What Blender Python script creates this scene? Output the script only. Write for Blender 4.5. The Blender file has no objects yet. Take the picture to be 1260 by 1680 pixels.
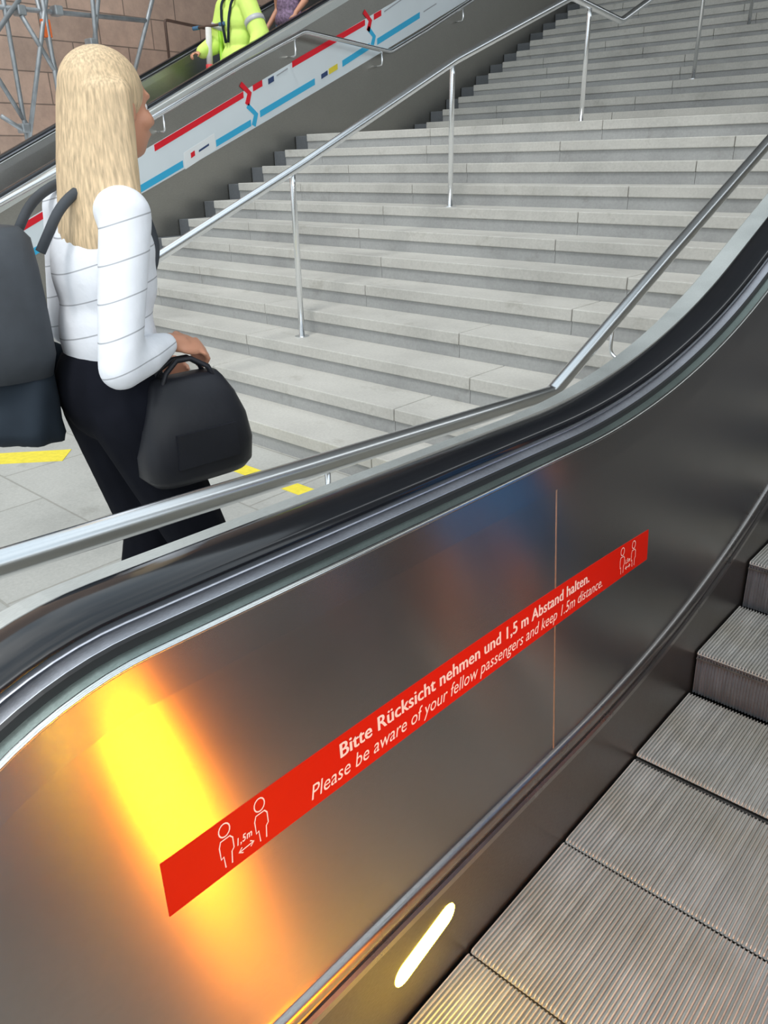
import bpy, bmesh, math, random
from mathutils import Vector, Matrix
random.seed(7)
S = bpy.context.scene
COL = S.collection
PI = math.pi

# ------------------------------------------------------------------ camera
R = ((0.749272, 0.662045, -0.016979), (-0.263571, 0.321621, 0.909445), (0.607554, -0.676946, 0.415477))
CAM = Vector((0.1077, -0.3374, 1.539))
cd = bpy.data.cameras.new('camera'); cam = bpy.data.objects.new('camera', cd); COL.objects.link(cam)
M4 = Matrix(R).transposed().to_4x4(); M4.translation = CAM
cam.matrix_world = M4
cd.sensor_fit = 'VERTICAL'; cd.sensor_height = 24; cd.sensor_width = 18
cd.lens = 1267.6 / 1680 * 24; cd.clip_start = 0.02; cd.clip_end = 200
S.camera = cam

# ------------------------------------------------------------------ light
S.view_settings.view_transform = 'Standard'; S.view_settings.look = 'None'
S.view_settings.exposure = 0.68; S.view_settings.gamma = 1
S.view_settings.use_curve_mapping = False
W = bpy.data.worlds.new('sky'); S.world = W; W.use_nodes = True
wn = W.node_tree.nodes; wl = W.node_tree.links; wn.clear()
wo = wn.new('ShaderNodeOutputWorld'); bg = wn.new('ShaderNodeBackground')
tc = wn.new('ShaderNodeTexCoord'); nz = wn.new('ShaderNodeTexNoise'); nz.inputs['Scale'].default_value = 1.6
nz.inputs['Detail'].default_value = 3
rp = wn.new('ShaderNodeValToRGB'); rp.color_ramp.elements[0].position = .35; rp.color_ramp.elements[1].position = .65
rp.color_ramp.elements[0].color = (.42, .50, .56, 1); rp.color_ramp.elements[1].color = (.95, .99, 1, 1); e3 = rp.color_ramp.elements.new(.74); e3.color = (2.6, 2.7, 2.8, 1)
wl.new(tc.outputs['Generated'], nz.inputs['Vector']); wl.new(nz.outputs['Fac'], rp.inputs['Fac'])
wl.new(rp.outputs['Color'], bg.inputs['Color']); wl.new(bg.outputs['Background'], wo.inputs['Surface'])
bg.inputs['Strength'].default_value = 1.0
sd = bpy.data.lights.new('sun', 'SUN'); sd.energy = 0.9; sd.angle = math.radians(12); sd.color = (1, .98, .95)
sun = bpy.data.objects.new('sun', sd); COL.objects.link(sun)
sun.rotation_euler = Vector((0.25, 0.5, 1.0)).to_track_quat('Z', 'Y').to_euler()
sun.rotation_euler = Vector((0.15, -0.45, 1.0)).to_track_quat('Z', 'Y').to_euler()

# ------------------------------------------------------------------ helpers
def tag(o, label=None, cat=None, group=None, kind=None):
    if label: o['label'] = label
    if cat: o['category'] = cat
    if group: o['group'] = group
    if kind: o['kind'] = kind
    return o
def empty(name, loc=(0, 0, 0), rz=0.0, **k):
    o = bpy.data.objects.new(name, None); COL.objects.link(o); o.location = loc; o.rotation_euler = (0, 0, rz)
    o.empty_display_size = .1
    return tag(o, **k)
def obj(name, bm, m, parent=None, smooth=False, **k):
    me = bpy.data.meshes.new(name)
    if isinstance(bm, bmesh.types.BMesh):
        bmesh.ops.recalc_face_normals(bm, faces=bm.faces[:]); bm.to_mesh(me); bm.free()
    else: me = bm
    if not me.materials: me.materials.append(m)
    if smooth:
        for p in me.polygons: p.use_smooth = True
    o = bpy.data.objects.new(name, me); COL.objects.link(o)
    if parent: o.parent = parent
    return tag(o, **k)
def box(bm, x0, x1, y0, y1, z0, z1, bev=0):
    vs = [bm.verts.new((x, y, z)) for x in (x0, x1) for y in (y0, y1) for z in (z0, z1)]
    fs = [bm.faces.new([vs[i] for i in q]) for q in ((0, 1, 3, 2), (4, 6, 7, 5), (0, 4, 5, 1), (2, 3, 7, 6), (0, 2, 6, 4), (1, 5, 7, 3))]
    if bev:
        es = list({e for f in fs for e in f.edges})
        bmesh.ops.bevel(bm, geom=es, offset=bev, segments=2, affect='EDGES', profile=.5)
def tube(bm, pts, r, n=16, caps=True):
    pts = [Vector(p) for p in pts]; rs = r if isinstance(r, (list, tuple)) else [r] * len(pts)
    rings = []; up = None
    for i, p in enumerate(pts):
        a = (p - pts[i - 1]).normalized() if i else None
        b = (pts[i + 1] - p).normalized() if i < len(pts) - 1 else None
        t = ((a or b) + (b or a)).normalized()
        if up is None:
            up = Vector((0, 0, 1)) if abs(t.z) < .9 else Vector((1, 0, 0))
        u = (up - t * up.dot(t)).normalized(); up = u; v = t.cross(u)
        k = 1.0
        rings.append([bm.verts.new(p + (u * math.cos(2 * PI * j / n) + v * math.sin(2 * PI * j / n)) * rs[i] * k) for j in range(n)])
    for q in range(len(rings) - 1):
        for j in range(n):
            bm.faces.new((rings[q][j], rings[q][(j + 1) % n], rings[q + 1][(j + 1) % n], rings[q + 1][j]))
    if caps: bm.faces.new(rings[0][::-1]); bm.faces.new(rings[-1])
def fillet(pts, rad, n=6):
    pts = [Vector(p) for p in pts]; out = [pts[0]]
    for i in range(1, len(pts) - 1):
        a = (pts[i - 1] - pts[i]); b = (pts[i + 1] - pts[i]); d = min(rad, a.length * .45, b.length * .45)
        p0 = pts[i] + a.normalized() * d; p1 = pts[i] + b.normalized() * d
        for k in range(n + 1):
            t = k / n; out.append(p0 * (1 - t) ** 2 + pts[i] * 2 * t * (1 - t) + p1 * t * t)
    out.append(pts[-1]); return out
def ball(bm, c, r, rot=None, seg=16):
    r = r if isinstance(r, (tuple, list)) else (r, r, r)
    m = Matrix.Translation(c) @ (rot.to_4x4() if rot else Matrix()) @ Matrix.Diagonal((*r, 1))
    bmesh.ops.create_uvsphere(bm, u_segments=seg, v_segments=max(8, seg // 2), radius=1, matrix=m)
def cap(bm, a, ra, b, rb, n=14):
    a = Vector(a); b = Vector(b); d = b - a; L = d.length; t = d.normalized()
    P = []; Q = []
    for k in range(1, 4): th = PI / 2 * (1 - k / 3.999); P.append(a - t * ra * math.sin(th)); Q.append(ra * math.cos(th))
    for k in range(0, 7): P.append(a + d * (k / 6)); Q.append(ra + (rb - ra) * k / 6)
    for k in range(1, 4): th = PI / 2 * k / 3.999; P.append(b + t * rb * math.sin(th)); Q.append(rb * math.cos(th))
    tube(bm, P, Q, n)
def remesh(bm, vox, smooth=4):
    me = bpy.data.meshes.new('t'); bmesh.ops.recalc_face_normals(bm, faces=bm.faces[:]); bm.to_mesh(me); bm.free()
    o = bpy.data.objects.new('t', me); COL.objects.link(o)
    m = o.modifiers.new('r', 'REMESH'); m.mode = 'VOXEL'; m.voxel_size = vox
    s = o.modifiers.new('s', 'SMOOTH'); s.iterations = smooth; s.factor = .5
    dg = bpy.context.evaluated_depsgraph_get(); out = bpy.data.meshes.new_from_object(o.evaluated_get(dg))
    bpy.data.objects.remove(o); bpy.data.meshes.remove(me); return out
def loftmesh(bm, rings, close=True, caps=True):
    vr = [[bm.verts.new(p) for p in r] for r in rings]
    n = len(vr[0])
    for i in range(len(vr) - 1):
        for j in range(n if close else n - 1):
            bm.faces.new((vr[i][j], vr[i][(j + 1) % n], vr[i + 1][(j + 1) % n], vr[i + 1][j]))
    if caps and close: bm.faces.new(vr[0][::-1]); bm.faces.new(vr[-1])

# ------------------------------------------------------------------ materials
class NM:
    def __init__(s, name):
        s.m = bpy.data.materials.new(name); s.m.use_nodes = True; s.t = s.m.node_tree
        s.b = s.t.nodes['Principled BSDF']
    def n(s, typ, **k):
        o = s.t.nodes.new(typ)
        for a, v in k.items():
            if a in o.inputs: o.inputs[a].default_value = v
            else: setattr(o, a, v)
        return o
    def l(s, a, b): s.t.links.new(a, b)
    def obj(s, scale=(1, 1, 1)):
        t = s.n('ShaderNodeTexCoord'); m = s.n('ShaderNodeMapping'); m.inputs['Scale'].default_value = scale
        s.l(t.outputs['Object'], m.inputs['Vector']); return m.outputs['Vector']
    def noise(s, vec, scale, detail=4, rough=.5):
        o = s.n('ShaderNodeTexNoise'); o.inputs['Scale'].default_value = scale; o.inputs['Detail'].default_value = detail
        o.inputs['Roughness'].default_value = rough; s.l(vec, o.inputs['Vector']); return o.outputs['Fac']
    def ramp(s, fac, stops):
        o = s.n('ShaderNodeValToRGB'); e = o.color_ramp.elements
        while len(e) < len(stops): e.new(.5)
        for i, (p, c) in enumerate(stops): e[i].position = p; e[i].color = (*c, 1) if len(c) == 3 else c
        s.l(fac, o.inputs['Fac']); return o.outputs['Color']
    def mix(s, a, b, f, mode='MIX'):
        o = s.n('ShaderNodeMix', data_type='RGBA', blend_type=mode)
        if isinstance(f, (int, float)): o.inputs[0].default_value = f
        else: s.l(f, o.inputs[0])
        s.l(a, o.inputs[6])
        if isinstance(b, tuple): o.inputs[7].default_value = (*b, 1)
        else: s.l(b, o.inputs[7])
        return o.outputs[2]
    def bump(s, h, strength=.2, dist=.002):
        o = s.n('ShaderNodeBump'); o.inputs['Strength'].default_value = strength; o.inputs['Distance'].default_value = dist
        s.l(h, o.inputs['Height']); s.l(o.outputs['Normal'], s.b.inputs['Normal'])
def plain(name, c, rough=.6, metal=0, var=.12, scale=9, bump=0, coat=0, emit=None, es=0, spec=None, stretch=(1, 1, 1)):
    k = NM(name); v = k.obj(stretch); f = k.noise(v, scale)
    a = tuple(max(0, x * (1 - var)) for x in c); b = tuple(min(1, x * (1 + var)) for x in c)
    k.l(k.ramp(f, [(.3, a), (.7, b)]), k.b.inputs['Base Color'])
    k.b.inputs['Roughness'].default_value = rough; k.b.inputs['Metallic'].default_value = metal
    if coat: k.b.inputs['Coat Weight'].default_value = coat; k.b.inputs['Coat Roughness'].default_value = .08
    if spec is not None: k.b.inputs['Specular IOR Level'].default_value = spec
    if bump: k.bump(k.noise(v, scale * 12), bump)
    if emit: k.b.inputs['Emission Color'].default_value = (*emit, 1); k.b.inputs['Emission Strength'].default_value = es
    return k.m
def brushed(name, c, rough=.28, aniso=.0, stretch=(1, 1, 1), var=.1, smudge=0.0, bumpy=.05, rot=0.0):
    k = NM(name); v = k.obj(stretch); f = k.noise(v, 60, 3)
    k.l(k.ramp(f, [(.3, tuple(x * (1 - var) for x in c)), (.7, tuple(min(1, x * (1 + var)) for x in c))]), k.b.inputs['Base Color'])
    k.b.inputs['Metallic'].default_value = 1
    v2 = k.obj((1, 1, 1)); g = k.noise(v2, 5, 5, .6)
    mr = k.n('ShaderNodeMapRange'); mr.inputs['From Min'].default_value = .3; mr.inputs['From Max'].default_value = .7
    mr.inputs['To Min'].default_value = rough - smudge; mr.inputs['To Max'].default_value = rough + smudge
    k.l(g, mr.inputs['Value']); k.l(mr.outputs['Result'], k.b.inputs['Roughness'])
    k.b.inputs['Anisotropic'].default_value = aniso
    if aniso:
        tg = k.n('ShaderNodeTangent', direction_type='UV_MAP'); tg.uv_map = 'UVMap'
        k.l(tg.outputs['Tangent'], k.b.inputs['Tangent']); k.b.inputs['Anisotropic Rotation'].default_value = rot
    if bumpy: k.bump(f, bumpy, .0005)
    return k.m
def stone(name, c, grain=.5, warm=0, joints=None, bright=1):
    k = NM(name); v = k.obj()
    big = k.noise(v, 1.3, 5, .6); fine = k.noise(v, 60, 3, .7)
    d = tuple(x * .80 for x in c); l = tuple(min(1, x * 1.12) for x in c)
    a = k.ramp(big, [(.3, d), (.5, c), (.72, l)])
    b = k.ramp(fine, [(.3, (.78, .78, .78)), (.7, (1.1, 1.1, 1.1))])
    r = k.mix(a, b, grain, 'MULTIPLY')
    st = k.ramp(k.noise(v, 4.5, 6, .7), [(.28, (.62, .60, .56)), (.42, (1, 1, 1))])
    r = k.mix(r, st, .5, 'MULTIPLY')
    if joints:
        t = k.n('ShaderNodeTexBrick'); t.offset = .5; t.inputs['Color1'].default_value = (1, 1, 1, 1); t.inputs['Color2'].default_value = (.86, .87, .88, 1)
        t.inputs['Mortar'].default_value = (.72, .71, .69, 1); t.inputs['Scale'].default_value = 1
        t.inputs['Brick Width'].default_value = joints[0]; t.inputs['Row Height'].default_value = joints[1]; t.inputs['Mortar Size'].default_value = joints[2]
        k.l(v, t.inputs['Vector']); r = k.mix(r, t.outputs['Color'], 1.0, 'MULTIPLY')
    k.l(r, k.b.inputs['Base Color']); k.b.inputs['Roughness'].default_value = .75
    k.bump(fine, .25, .003); return k.m

M = {}
PANEL_ROT = .25
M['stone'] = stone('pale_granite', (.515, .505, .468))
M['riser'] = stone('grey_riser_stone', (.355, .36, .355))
M['floor'] = stone('granite_paving', (.46, .46, .43), joints=(.9, .6, .006))
M['dark_stone'] = stone('dark_slate', (.13, .14, .15))
M['panel'] = brushed('brushed_balustrade_steel', (.58, .555, .54), .25, .86, (40, 1.0, 1.0), smudge=.012, bumpy=.0, rot=PANEL_ROT, var=.02)
M['skirt'] = brushed('coated_skirt_steel', (.27, .26, .255), .36, .3, (30, 1.5, 6), smudge=.04)
M['steel'] = brushed('polished_steel', (.92, .94, .96), .24, 0, (2, 2, 40), smudge=.01, var=.02, bumpy=0)
M['deck'] = brushed('brushed_deck_steel', (.74, .77, .75), .5, 0, (30, 1.5, 10), smudge=.05)
M['edge'] = brushed('bright_edge_trim', (.80, .82, .80), .2, 0, (10, 2, 10), smudge=.03)
M['strip'] = brushed('green_grey_cap_strip', (.42, .50, .47), .38, 0, (10, 3, 10), smudge=.05)
M['guide'] = brushed('handrail_guide_steel', (.75, .77, .84), .42, 0, (10, 2, 10), smudge=.05)
M['trim'] = brushed('aluminium_trim', (.50, .48, .47), .3, 0, (10, 2, 10), smudge=.05)
M['rubber'] = plain('black_handrail_rubber', (.008, .009, .012), .13, 0, .1, 4, coat=.5)
M['gasket'] = plain('black_gasket', (.012, .012, .013), .5, 0, .1, 8)
M['clad'] = brushed('cladding_panel_steel', (.40, .39, .36), .42, 0, (1, 1, 14), smudge=.05)
M['cladd'] = brushed('dull_balustrade_steel', (.45, .45, .44), .36, 0, (1, 1, 14), smudge=.05)
def step_mat(name, c, rough):
    k = NM(name); v = k.obj((26, .7, 1)); f = k.noise(v, 3, 5, .7); v2 = k.obj((1, 1, 1)); g = k.noise(v2, 5, 4, .6)
    a = k.ramp(f, [(.3, tuple(x * .72 for x in c)), (.55, c), (.75, tuple(x * 1.4 for x in c))])
    b = k.ramp(g, [(.35, (.86, .83, .76)), (.6, (1, 1, 1))])
    k.l(k.mix(a, b, .8, 'MULTIPLY'), k.b.inputs['Base Color']); k.b.inputs['Metallic'].default_value = .35; k.b.inputs['Roughness'].default_value = rough
    k.bump(f, .1, .001); return k.m
M['tread'] = step_mat('grooved_aluminium_tread', (.53, .53, .51), .45)
M['groove'] = plain('groove_bottom', (.09, .09, .088), .6, .3, .25, 20)
M['cleat'] = step_mat('step_riser_aluminium', (.20, .215, .245), .42)
M['red'] = plain('red_vinyl', (.60, .012, .002), .5, 0, .03, 3, spec=.15)
M['white'] = plain('white_print', (.95, .80, .76), .5, 0, .02, 9)
M['banner'] = plain('pale_banner_vinyl', (.70, .77, .81), .45, 0, .03, 2)
M['bred'] = plain('banner_red', (.72, .005, .02), .5, 0, .02, 2)
M['bblue'] = plain('banner_blue', (.035, .42, .70), .5, 0, .02, 2)
M['navy'] = plain('navy_print', (.03, .06, .16), .5, 0, .02, 2)
M['byellow'] = plain('banner_yellow', (.75, .62, .05), .5, 0, .02, 2)
M['bwhite'] = plain('banner_label_white', (.80, .83, .84), .5, 0, .02, 2)
M['grey'] = plain('grey_print', (.35, .37, .4), .5, 0, .02, 2)
M['yellow'] = plain('yellow_floor_tape', (.86, .72, .06), .6, 0, .1, 25)
for k_, e_, c_ in (('lamp', 45, (1, .62, .03)), ('lamp_far', 190, (1, .25, .003))): M[k_] = plain('amber_lamp_lens', (.9, .6, .05), .3, 0, .02, 9, emit=c_, es=e_)
M['hair'] = plain('blond_hair', (.66, .49, .30), .5, 0, .3, 26, bump=.25, stretch=(7, 7, .5))
M['darkhair'] = plain('dark_hair', (.05, .03, .02), .5, 0, .3, 26, stretch=(7, 7, .5))
M['skin'] = plain('skin', (.62, .30, .19), .5, 0, .06, 6)
M['eye'] = plain('eye_white', (.8, .8, .78), .2)
M['iris'] = plain('dark_iris', (.04, .025, .02), .2)
M['lips'] = plain('lips', (.5, .14, .12), .4)
def stripes(name, c, line):
    k = NM(name); t_ = k.n('ShaderNodeTexCoord'); m_ = k.n('ShaderNodeMapping'); m_.inputs['Rotation'].default_value = (-.22, .12, 0); k.l(t_.outputs['Object'], m_.inputs['Vector']); v = m_.outputs['Vector']; w = k.n('ShaderNodeTexWave', wave_type='BANDS', bands_direction='Z'); w.inputs['Scale'].default_value = 4.2
    w.inputs['Distortion'].default_value = .8; w.inputs['Detail'].default_value = 1; k.l(v, w.inputs['Vector'])
    r = k.ramp(w.outputs['Fac'], [(.0, line), (.007, c)]); k.l(r, k.b.inputs['Base Color']); k.b.inputs['Roughness'].default_value = .8
    k.bump(k.noise(v, 14, 4), .5, .01); return k.m
M['blouse'] = stripes('white_striped_cotton', (.86, .88, .93), (.38, .39, .42))
M['trouser'] = plain('black_trouser_cloth', (.008, .009, .014), .95, 0, .2, 9, bump=.1, spec=.12)
M['leather'] = plain('black_leather', (.012, .013, .018), .45, 0, .2, 7, bump=.2, spec=.4)
M['coat'] = plain('dark_blue_grey_cloth', (.024, .033, .045), .9, 0, .25, 5, bump=.2, spec=.2)
M['pack'] = plain('dark_grey_nylon', (.045, .052, .062), .65, 0, .2, 9, bump=.2)
M['shoe'] = plain('black_shoe', (.015, .015, .016), .4)
M['hivis'] = plain('fluorescent_yellow_cloth', (.72, .98, .20), .75, 0, .08, 7, bump=.3)
M['reflect'] = plain('grey_reflective_band', (.55, .56, .57), .4)
M['purple'] = plain('purple_patterned_cotton', (.22, .15, .24), .8, 0, .5, 40)
M['denim'] = plain('blue_denim', (.07, .17, .29), .85, 0, .2, 12, bump=.2)
M['bluecloth'] = plain('sky_blue_cotton', (.04, .17, .42), .8, 0, .1, 8, bump=.2)
M['whiteshoe'] = plain('white_canvas', (.75, .74, .70), .7)
M['scaffold'] = plain('galvanised_tube', (.35, .38, .40), .5, .5, .15, 12)
M['orange'] = plain('orange_plastic', (.85, .16, .03), .5)
M['bronze'] = plain('brown_painted_metal', (.10, .06, .045), .5, .2)
M['limegreen'] = plain('lime_green_plastic', (.35, .65, .04), .5)
M['redplastic'] = plain('red_plastic', (.7, .05, .06), .5)
M['seam'] = brushed('panel_joint_glint', (.85, .62, .45), .45, 0, (1, 1, 1), smudge=.0)  # warm reflected light along the gap put into the base colour
def sandstone():
    k = NM('sandstone_blocks'); v0 = k.n('ShaderNodeTexCoord'); s = k.n('ShaderNodeSeparateXYZ'); c = k.n('ShaderNodeCombineXYZ')
    k.l(v0.outputs['Object'], s.inputs[0]); k.l(s.outputs['Y'], c.inputs['X']); k.l(s.outputs['Z'], c.inputs['Y'])
    t = k.n('ShaderNodeTexBrick'); t.inputs['Scale'].default_value = 1; t.inputs['Brick Width'].default_value = .85; t.inputs['Row Height'].default_value = .38
    t.inputs['Mortar Size'].default_value = .008; t.inputs['Color1'].default_value = (.62, .45, .36, 1); t.inputs['Color2'].default_value = (.50, .37, .30, 1)
    t.inputs['Mortar'].default_value = (.22, .17, .14, 1); k.l(c.outputs[0], t.inputs['Vector'])
    v = k.obj(); n = k.ramp(k.noise(v, 3, 6, .7), [(.3, (.72, .72, .72)), (.7, (1.12, 1.1, 1.08))])
    k.l(k.mix(t.outputs['Color'], n, .9, 'MULTIPLY'), k.b.inputs['Base Color']); k.b.inputs['Roughness'].default_value = .9
    k.bump(t.outputs['Fac'], -.6, .02); return k.m
M['sandstone'] = sandstone()
M['concrete'] = stone('station_concrete', (.24, .24, .235))
M['wall'] = stone('added_wall_stone', (.30, .295, .285))

# ------------------------------------------------------------------ setting
H, T, Y1, YL, XL, XR = .1494, .3249, 2.4026, 8.0151, -6.5696, -.80
NUP = 32
bm = bmesh.new(); box(bm, -11.0, XR + .0, -5, Y1 + .02, -.2, 0)
box(bm, XR, 1.6, -5, -1.45, -.2, -.002)
box(bm, .78, 9, -5, 2.7, -.22, -.021)
obj('floor', bm, M['floor'], kind='structure', label='grey granite paving at the foot of the stairs')

def stair_y(n): return Y1 + (n - 1) * T if n <= 12 else YL + (n - 13) * T
stairs = empty('staircase', (0, 0, 0), kind='structure', label='wide flight of pale grey granite steps with a landing')
rng = random.Random(3)
for n in range(1, NUP + 1):
    y = stair_y(n); z = n * H; y2 = stair_y(n + 1) + .03
    bm = bmesh.new(); sl = .070
    xs = [XL]; x = XL + rng.uniform(.5, 1.7)
    while x < XR - .5: xs.append(x); x += rng.choice((1.35, 1.6, 1.75, 1.9))
    xs.append(XR)
    for a, b in zip(xs, xs[1:]):
        box(bm, a + .0025, b - .0025, y + rng.uniform(-.001, .001), y2, z - sl, z, .005)
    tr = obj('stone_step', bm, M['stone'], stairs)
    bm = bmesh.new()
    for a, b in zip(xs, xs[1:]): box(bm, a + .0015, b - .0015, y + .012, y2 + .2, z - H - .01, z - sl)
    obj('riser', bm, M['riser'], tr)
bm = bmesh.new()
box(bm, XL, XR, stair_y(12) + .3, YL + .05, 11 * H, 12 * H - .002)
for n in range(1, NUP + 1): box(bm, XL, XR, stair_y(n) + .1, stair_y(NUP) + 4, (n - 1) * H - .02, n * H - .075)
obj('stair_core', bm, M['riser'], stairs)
bm = bmesh.new(); box(bm, -11, 4, stair_y(NUP) + .3, stair_y(NUP) + 7, NUP * H - .3, NUP * H - .001)
obj('floor', bm, M['floor'], kind='structure', label='paving of the upper level above the stairs')
# dark stepped stringer at the left end of the flight
for n in range(1, NUP + 1):
    y = stair_y(n); bm = bmesh.new()
    box(bm, XL - .235, XL + .004, y + .06, stair_y(n + 1) + .08, (n - 1) * H - .02, n * H - .012, .004)
    obj('end_block', bm, M['dark_stone'], stairs)

# added right-hand wall, back walls, added roof over the upper flight
bm = bmesh.new(); box(bm, 1.9, 2.2, 2.7, 22, -.2, 4.6); obj('wall_right_added', bm, M['wall'], kind='structure')  # unseen wall, begins where it darkens the right part of the panel reflections
bm = bmesh.new(); box(bm, -11.4, -11.0, -5, 22, -.2, 8); obj('wall_left', bm, M['sandstone'], kind='structure', label='brown sandstone block wall behind the far escalator')
bm = bmesh.new(); box(bm, -11.4, 2.2, stair_y(NUP) + 7, stair_y(NUP) + 7.3, NUP * H - .3, 9.5); obj('wall_back', bm, M['concrete'], kind='structure')
bm = bmesh.new(); box(bm, -11.4, 2.2, 5.5, stair_y(NUP) + 7.3, 7.2, 7.5); obj('ceiling_added', bm, M['concrete'], kind='structure')  # unseen slab put in to darken the upper steps

# ------------------------------------------------------------------ escalator generator
RB, TH = 3.77, math.radians(24.5)
HC = .62
def tread_levels(n):                                   # step tread heights, counted from the comb
    base = [0, 0, 0, .012, .155, .325]
    return base[n] if n < len(base) else .325 + (n - 5) * .180
class Esc:
    def __init__(s, xc, sh, tilt, yend):
        s.xc, s.sh, s.tilt, s.yend = xc, sh, tilt, yend
    def T(s, x, y, z): return Vector((x, y + s.sh, z - s.tilt * (y - .5)))
    def path(s, h, newel=180, nn=44, yc=.03):
        """offset curve at normal height h: returns list of (y, z)"""
        out = []
        if newel > 0:
            for i in range(nn):
                ph = math.radians(newel) * (1 - i / nn); out.append((yc - (h - HC) * math.sin(ph), HC + (h - HC) * math.cos(ph)))
        if newel == -1: out.append((-.36, h))
        for y in (yc, .25, .5, .75): out.append((y, h))
        for i in range(0, 37):
            th = TH * i / 36; out.append((1.02 + (RB - h) * math.sin(th), h + (RB - h) * (1 - math.cos(th))))
        y, z = out[-1]; L = (s.yend - y) / math.cos(TH)
        out.append((y + L * math.cos(TH) * .5, z + L * math.sin(TH) * .5)); out.append((y + L * math.cos(TH), z + L * math.sin(TH)))
        return out
    def sweep(s, name, sec, mat, parent, newel=180, side=1, closed=False, smooth=False, uv=False, **k):
        """sec: list of (dx, h), dx from the centre line outwards"""
        bm = bmesh.new(); ps = [s.path(h, newel) for _, h in sec]; N = len(ps[0]); rings = []
        for i in range(N): rings.append([bm.verts.new(s.T(s.xc + side * dx, *ps[j][i])) for j, (dx, h) in enumerate(sec)])
        n = len(sec); uvl = bm.loops.layers.uv.new('UVMap')
        for i in range(N - 1):
            for j in range(n if closed else n - 1):
                f = bm.faces.new((rings[i][j], rings[i][(j + 1) % n], rings[i + 1][(j + 1) % n], rings[i + 1][j]))
                for l in f.loops: l[uvl].uv = (l.vert.co.y, l.vert.co.z)
        if closed:
            bm.faces.new(rings[0][::-1]); bm.faces.new(rings[-1])
        return obj(name, bm, mat, parent, smooth, **k)
    def panel(s, name, mat, parent, side, y_from, y_to, x0=.52, x1=.561, h0=.322, hm=.955, **k):
        """flat inner panel between trim and cap, following newel curve; clipped to y_from..y_to"""
        hs = [h0, .42, .52, .62, .72, .82, .9, hm, 1.018]
        dx = [x0 + (x1 - x0) * (h - h0) / (hm - h0) for h in hs[:-1]] + [x1 + .0065]
        ps = [s.path(h, 0) for h in hs]; rows = [[(dx[j], *ps[j][i]) for j in range(len(hs))] for i in range(len(ps[0]))]
        new = []
        for i in range(36):
            ph = math.radians(88) * (1 - i / 36); yt = .03 - (1.018 - HC) * math.sin(ph); zt = HC + (1.018 - HC) * math.cos(ph)
            row = []
            for j, h in enumerate(hs):
                t = (h - h0) / (1.018 - h0); row.append((dx[j], yt if j > 0 else yt, h0 + t * (zt - h0)))
            new.append(row)
        rows = new + rows
        if y_from is not None: rows = [r for r in rows if r[4][1] >= y_from]
        if y_to is not None: rows = [r for r in rows if r[4][1] <= y_to]
        bm = bmesh.new(); uvl = bm.loops.layers.uv.new('UVMap')
        vr = [[bm.verts.new(s.T(s.xc + side * a, b, c)) for a, b, c in r] for r in rows]
        back = [[bm.verts.new(s.T(s.xc + side * (a + .006), b, c)) for a, b, c in r] for r in rows]
        for V in (vr, back):
            for i in range(len(V) - 1):
                for j in range(len(hs) - 1):
                    f = bm.faces.new((V[i][j], V[i][j + 1], V[i + 1][j + 1], V[i + 1][j]))
                    for l in f.loops: l[uvl].uv = (l.vert.co.y, l.vert.co.z)
                    f.smooth = j < len(hs) - 2 or True
        e = obj(name, bm, mat, parent, False, **k)
        for p in e.data.polygons: p.use_smooth = False
        return e
    def build_side(s, parent, side, mats, outer=.78):
        inner = s.panel('inner_panel', mats['panel'], parent, side, None, None)
        s.sweep('skirt_panel', [(.505, -.12), (.505, .2525), (.512, .2525), (.512, -.12)], mats['skirt'], parent, -1, side, True, uv=True)
        s.sweep('lower_trim', [(.503, .2525), (.503, .268), (.508, .274), (.520, .274), (.520, .2525)], M['trim'], parent, -1, side, True)
        s.sweep('trim_gasket', [(.511, .272), (.511, .288), (.53, .288), (.53, .272)], M['gasket'], parent, -1, side, True)
        s.sweep('upper_trim', [(.507, .287), (.5055, .296), (.5065, .312), (.511, .318), (.5195, .321), (.535, .321), (.535, .287)], M['trim'], parent, -1, side, True, True)
        s.sweep('edge_trim', [(.561, 1.0155), (.5605, 1.0185), (.5625, 1.0215), (.567, 1.0225), (.570, 1.019), (.567, 1.0155)], M['edge'], parent, 180, side, True, True)
        s.sweep('cap_strip', [(.567, 1.0195), (.588, 1.0205), (.590, 1.0165), (.567, 1.0165)], M['strip'], parent, 180, side, True)
        s.sweep('brush_gasket', [(.587, 1.016), (.589, 1.0305), (.594, 1.033), (.60, 1.033), (.60, 1.016)], M['gasket'], parent, 180, side, True)
        s.sweep('handrail_guide', [(.592, 1.030), (.594, 1.0335), (.618, 1.0350), (.622, 1.044), (.69, 1.044), (.69, 1.000), (.592, 1.000)], M['guide'], parent, 180, side, True)
        hr = [(.6165, 1.038), (.6125, 1.042), (.6120, 1.050), (.615, 1.0575), (.622, 1.0630), (.634, 1.0665), (.650, 1.0685), (.668, 1.0685), (.683, 1.0660),
              (.693, 1.0615), (.699, 1.054), (.699, 1.043), (.695, 1.038), (.688, 1.042), (.622, 1.042)]
        s.sweep('rubber_handrail', hr, M['rubber'], parent, 180, side, True, True, label='black rubber handrail')
        s.sweep('outer_deck', [(.697, 1.000), (.697, 1.030), (.702, 1.034), (outer - .006, 1.034), (outer, 1.028), (outer, .96), (outer - .01, .96), (outer - .01, 1.0)], M['deck'], parent, 176, side, True)
        # outer cladding down to the floor
        bm = bmesh.new(); p = s.path(.97, 0); x = s.xc + side * (outer - .002); x2 = s.xc + side * (outer - .03)
        rows = [(-.36, .62), (-.30, .85), (-.12, .955)] + p[1:]
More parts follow.
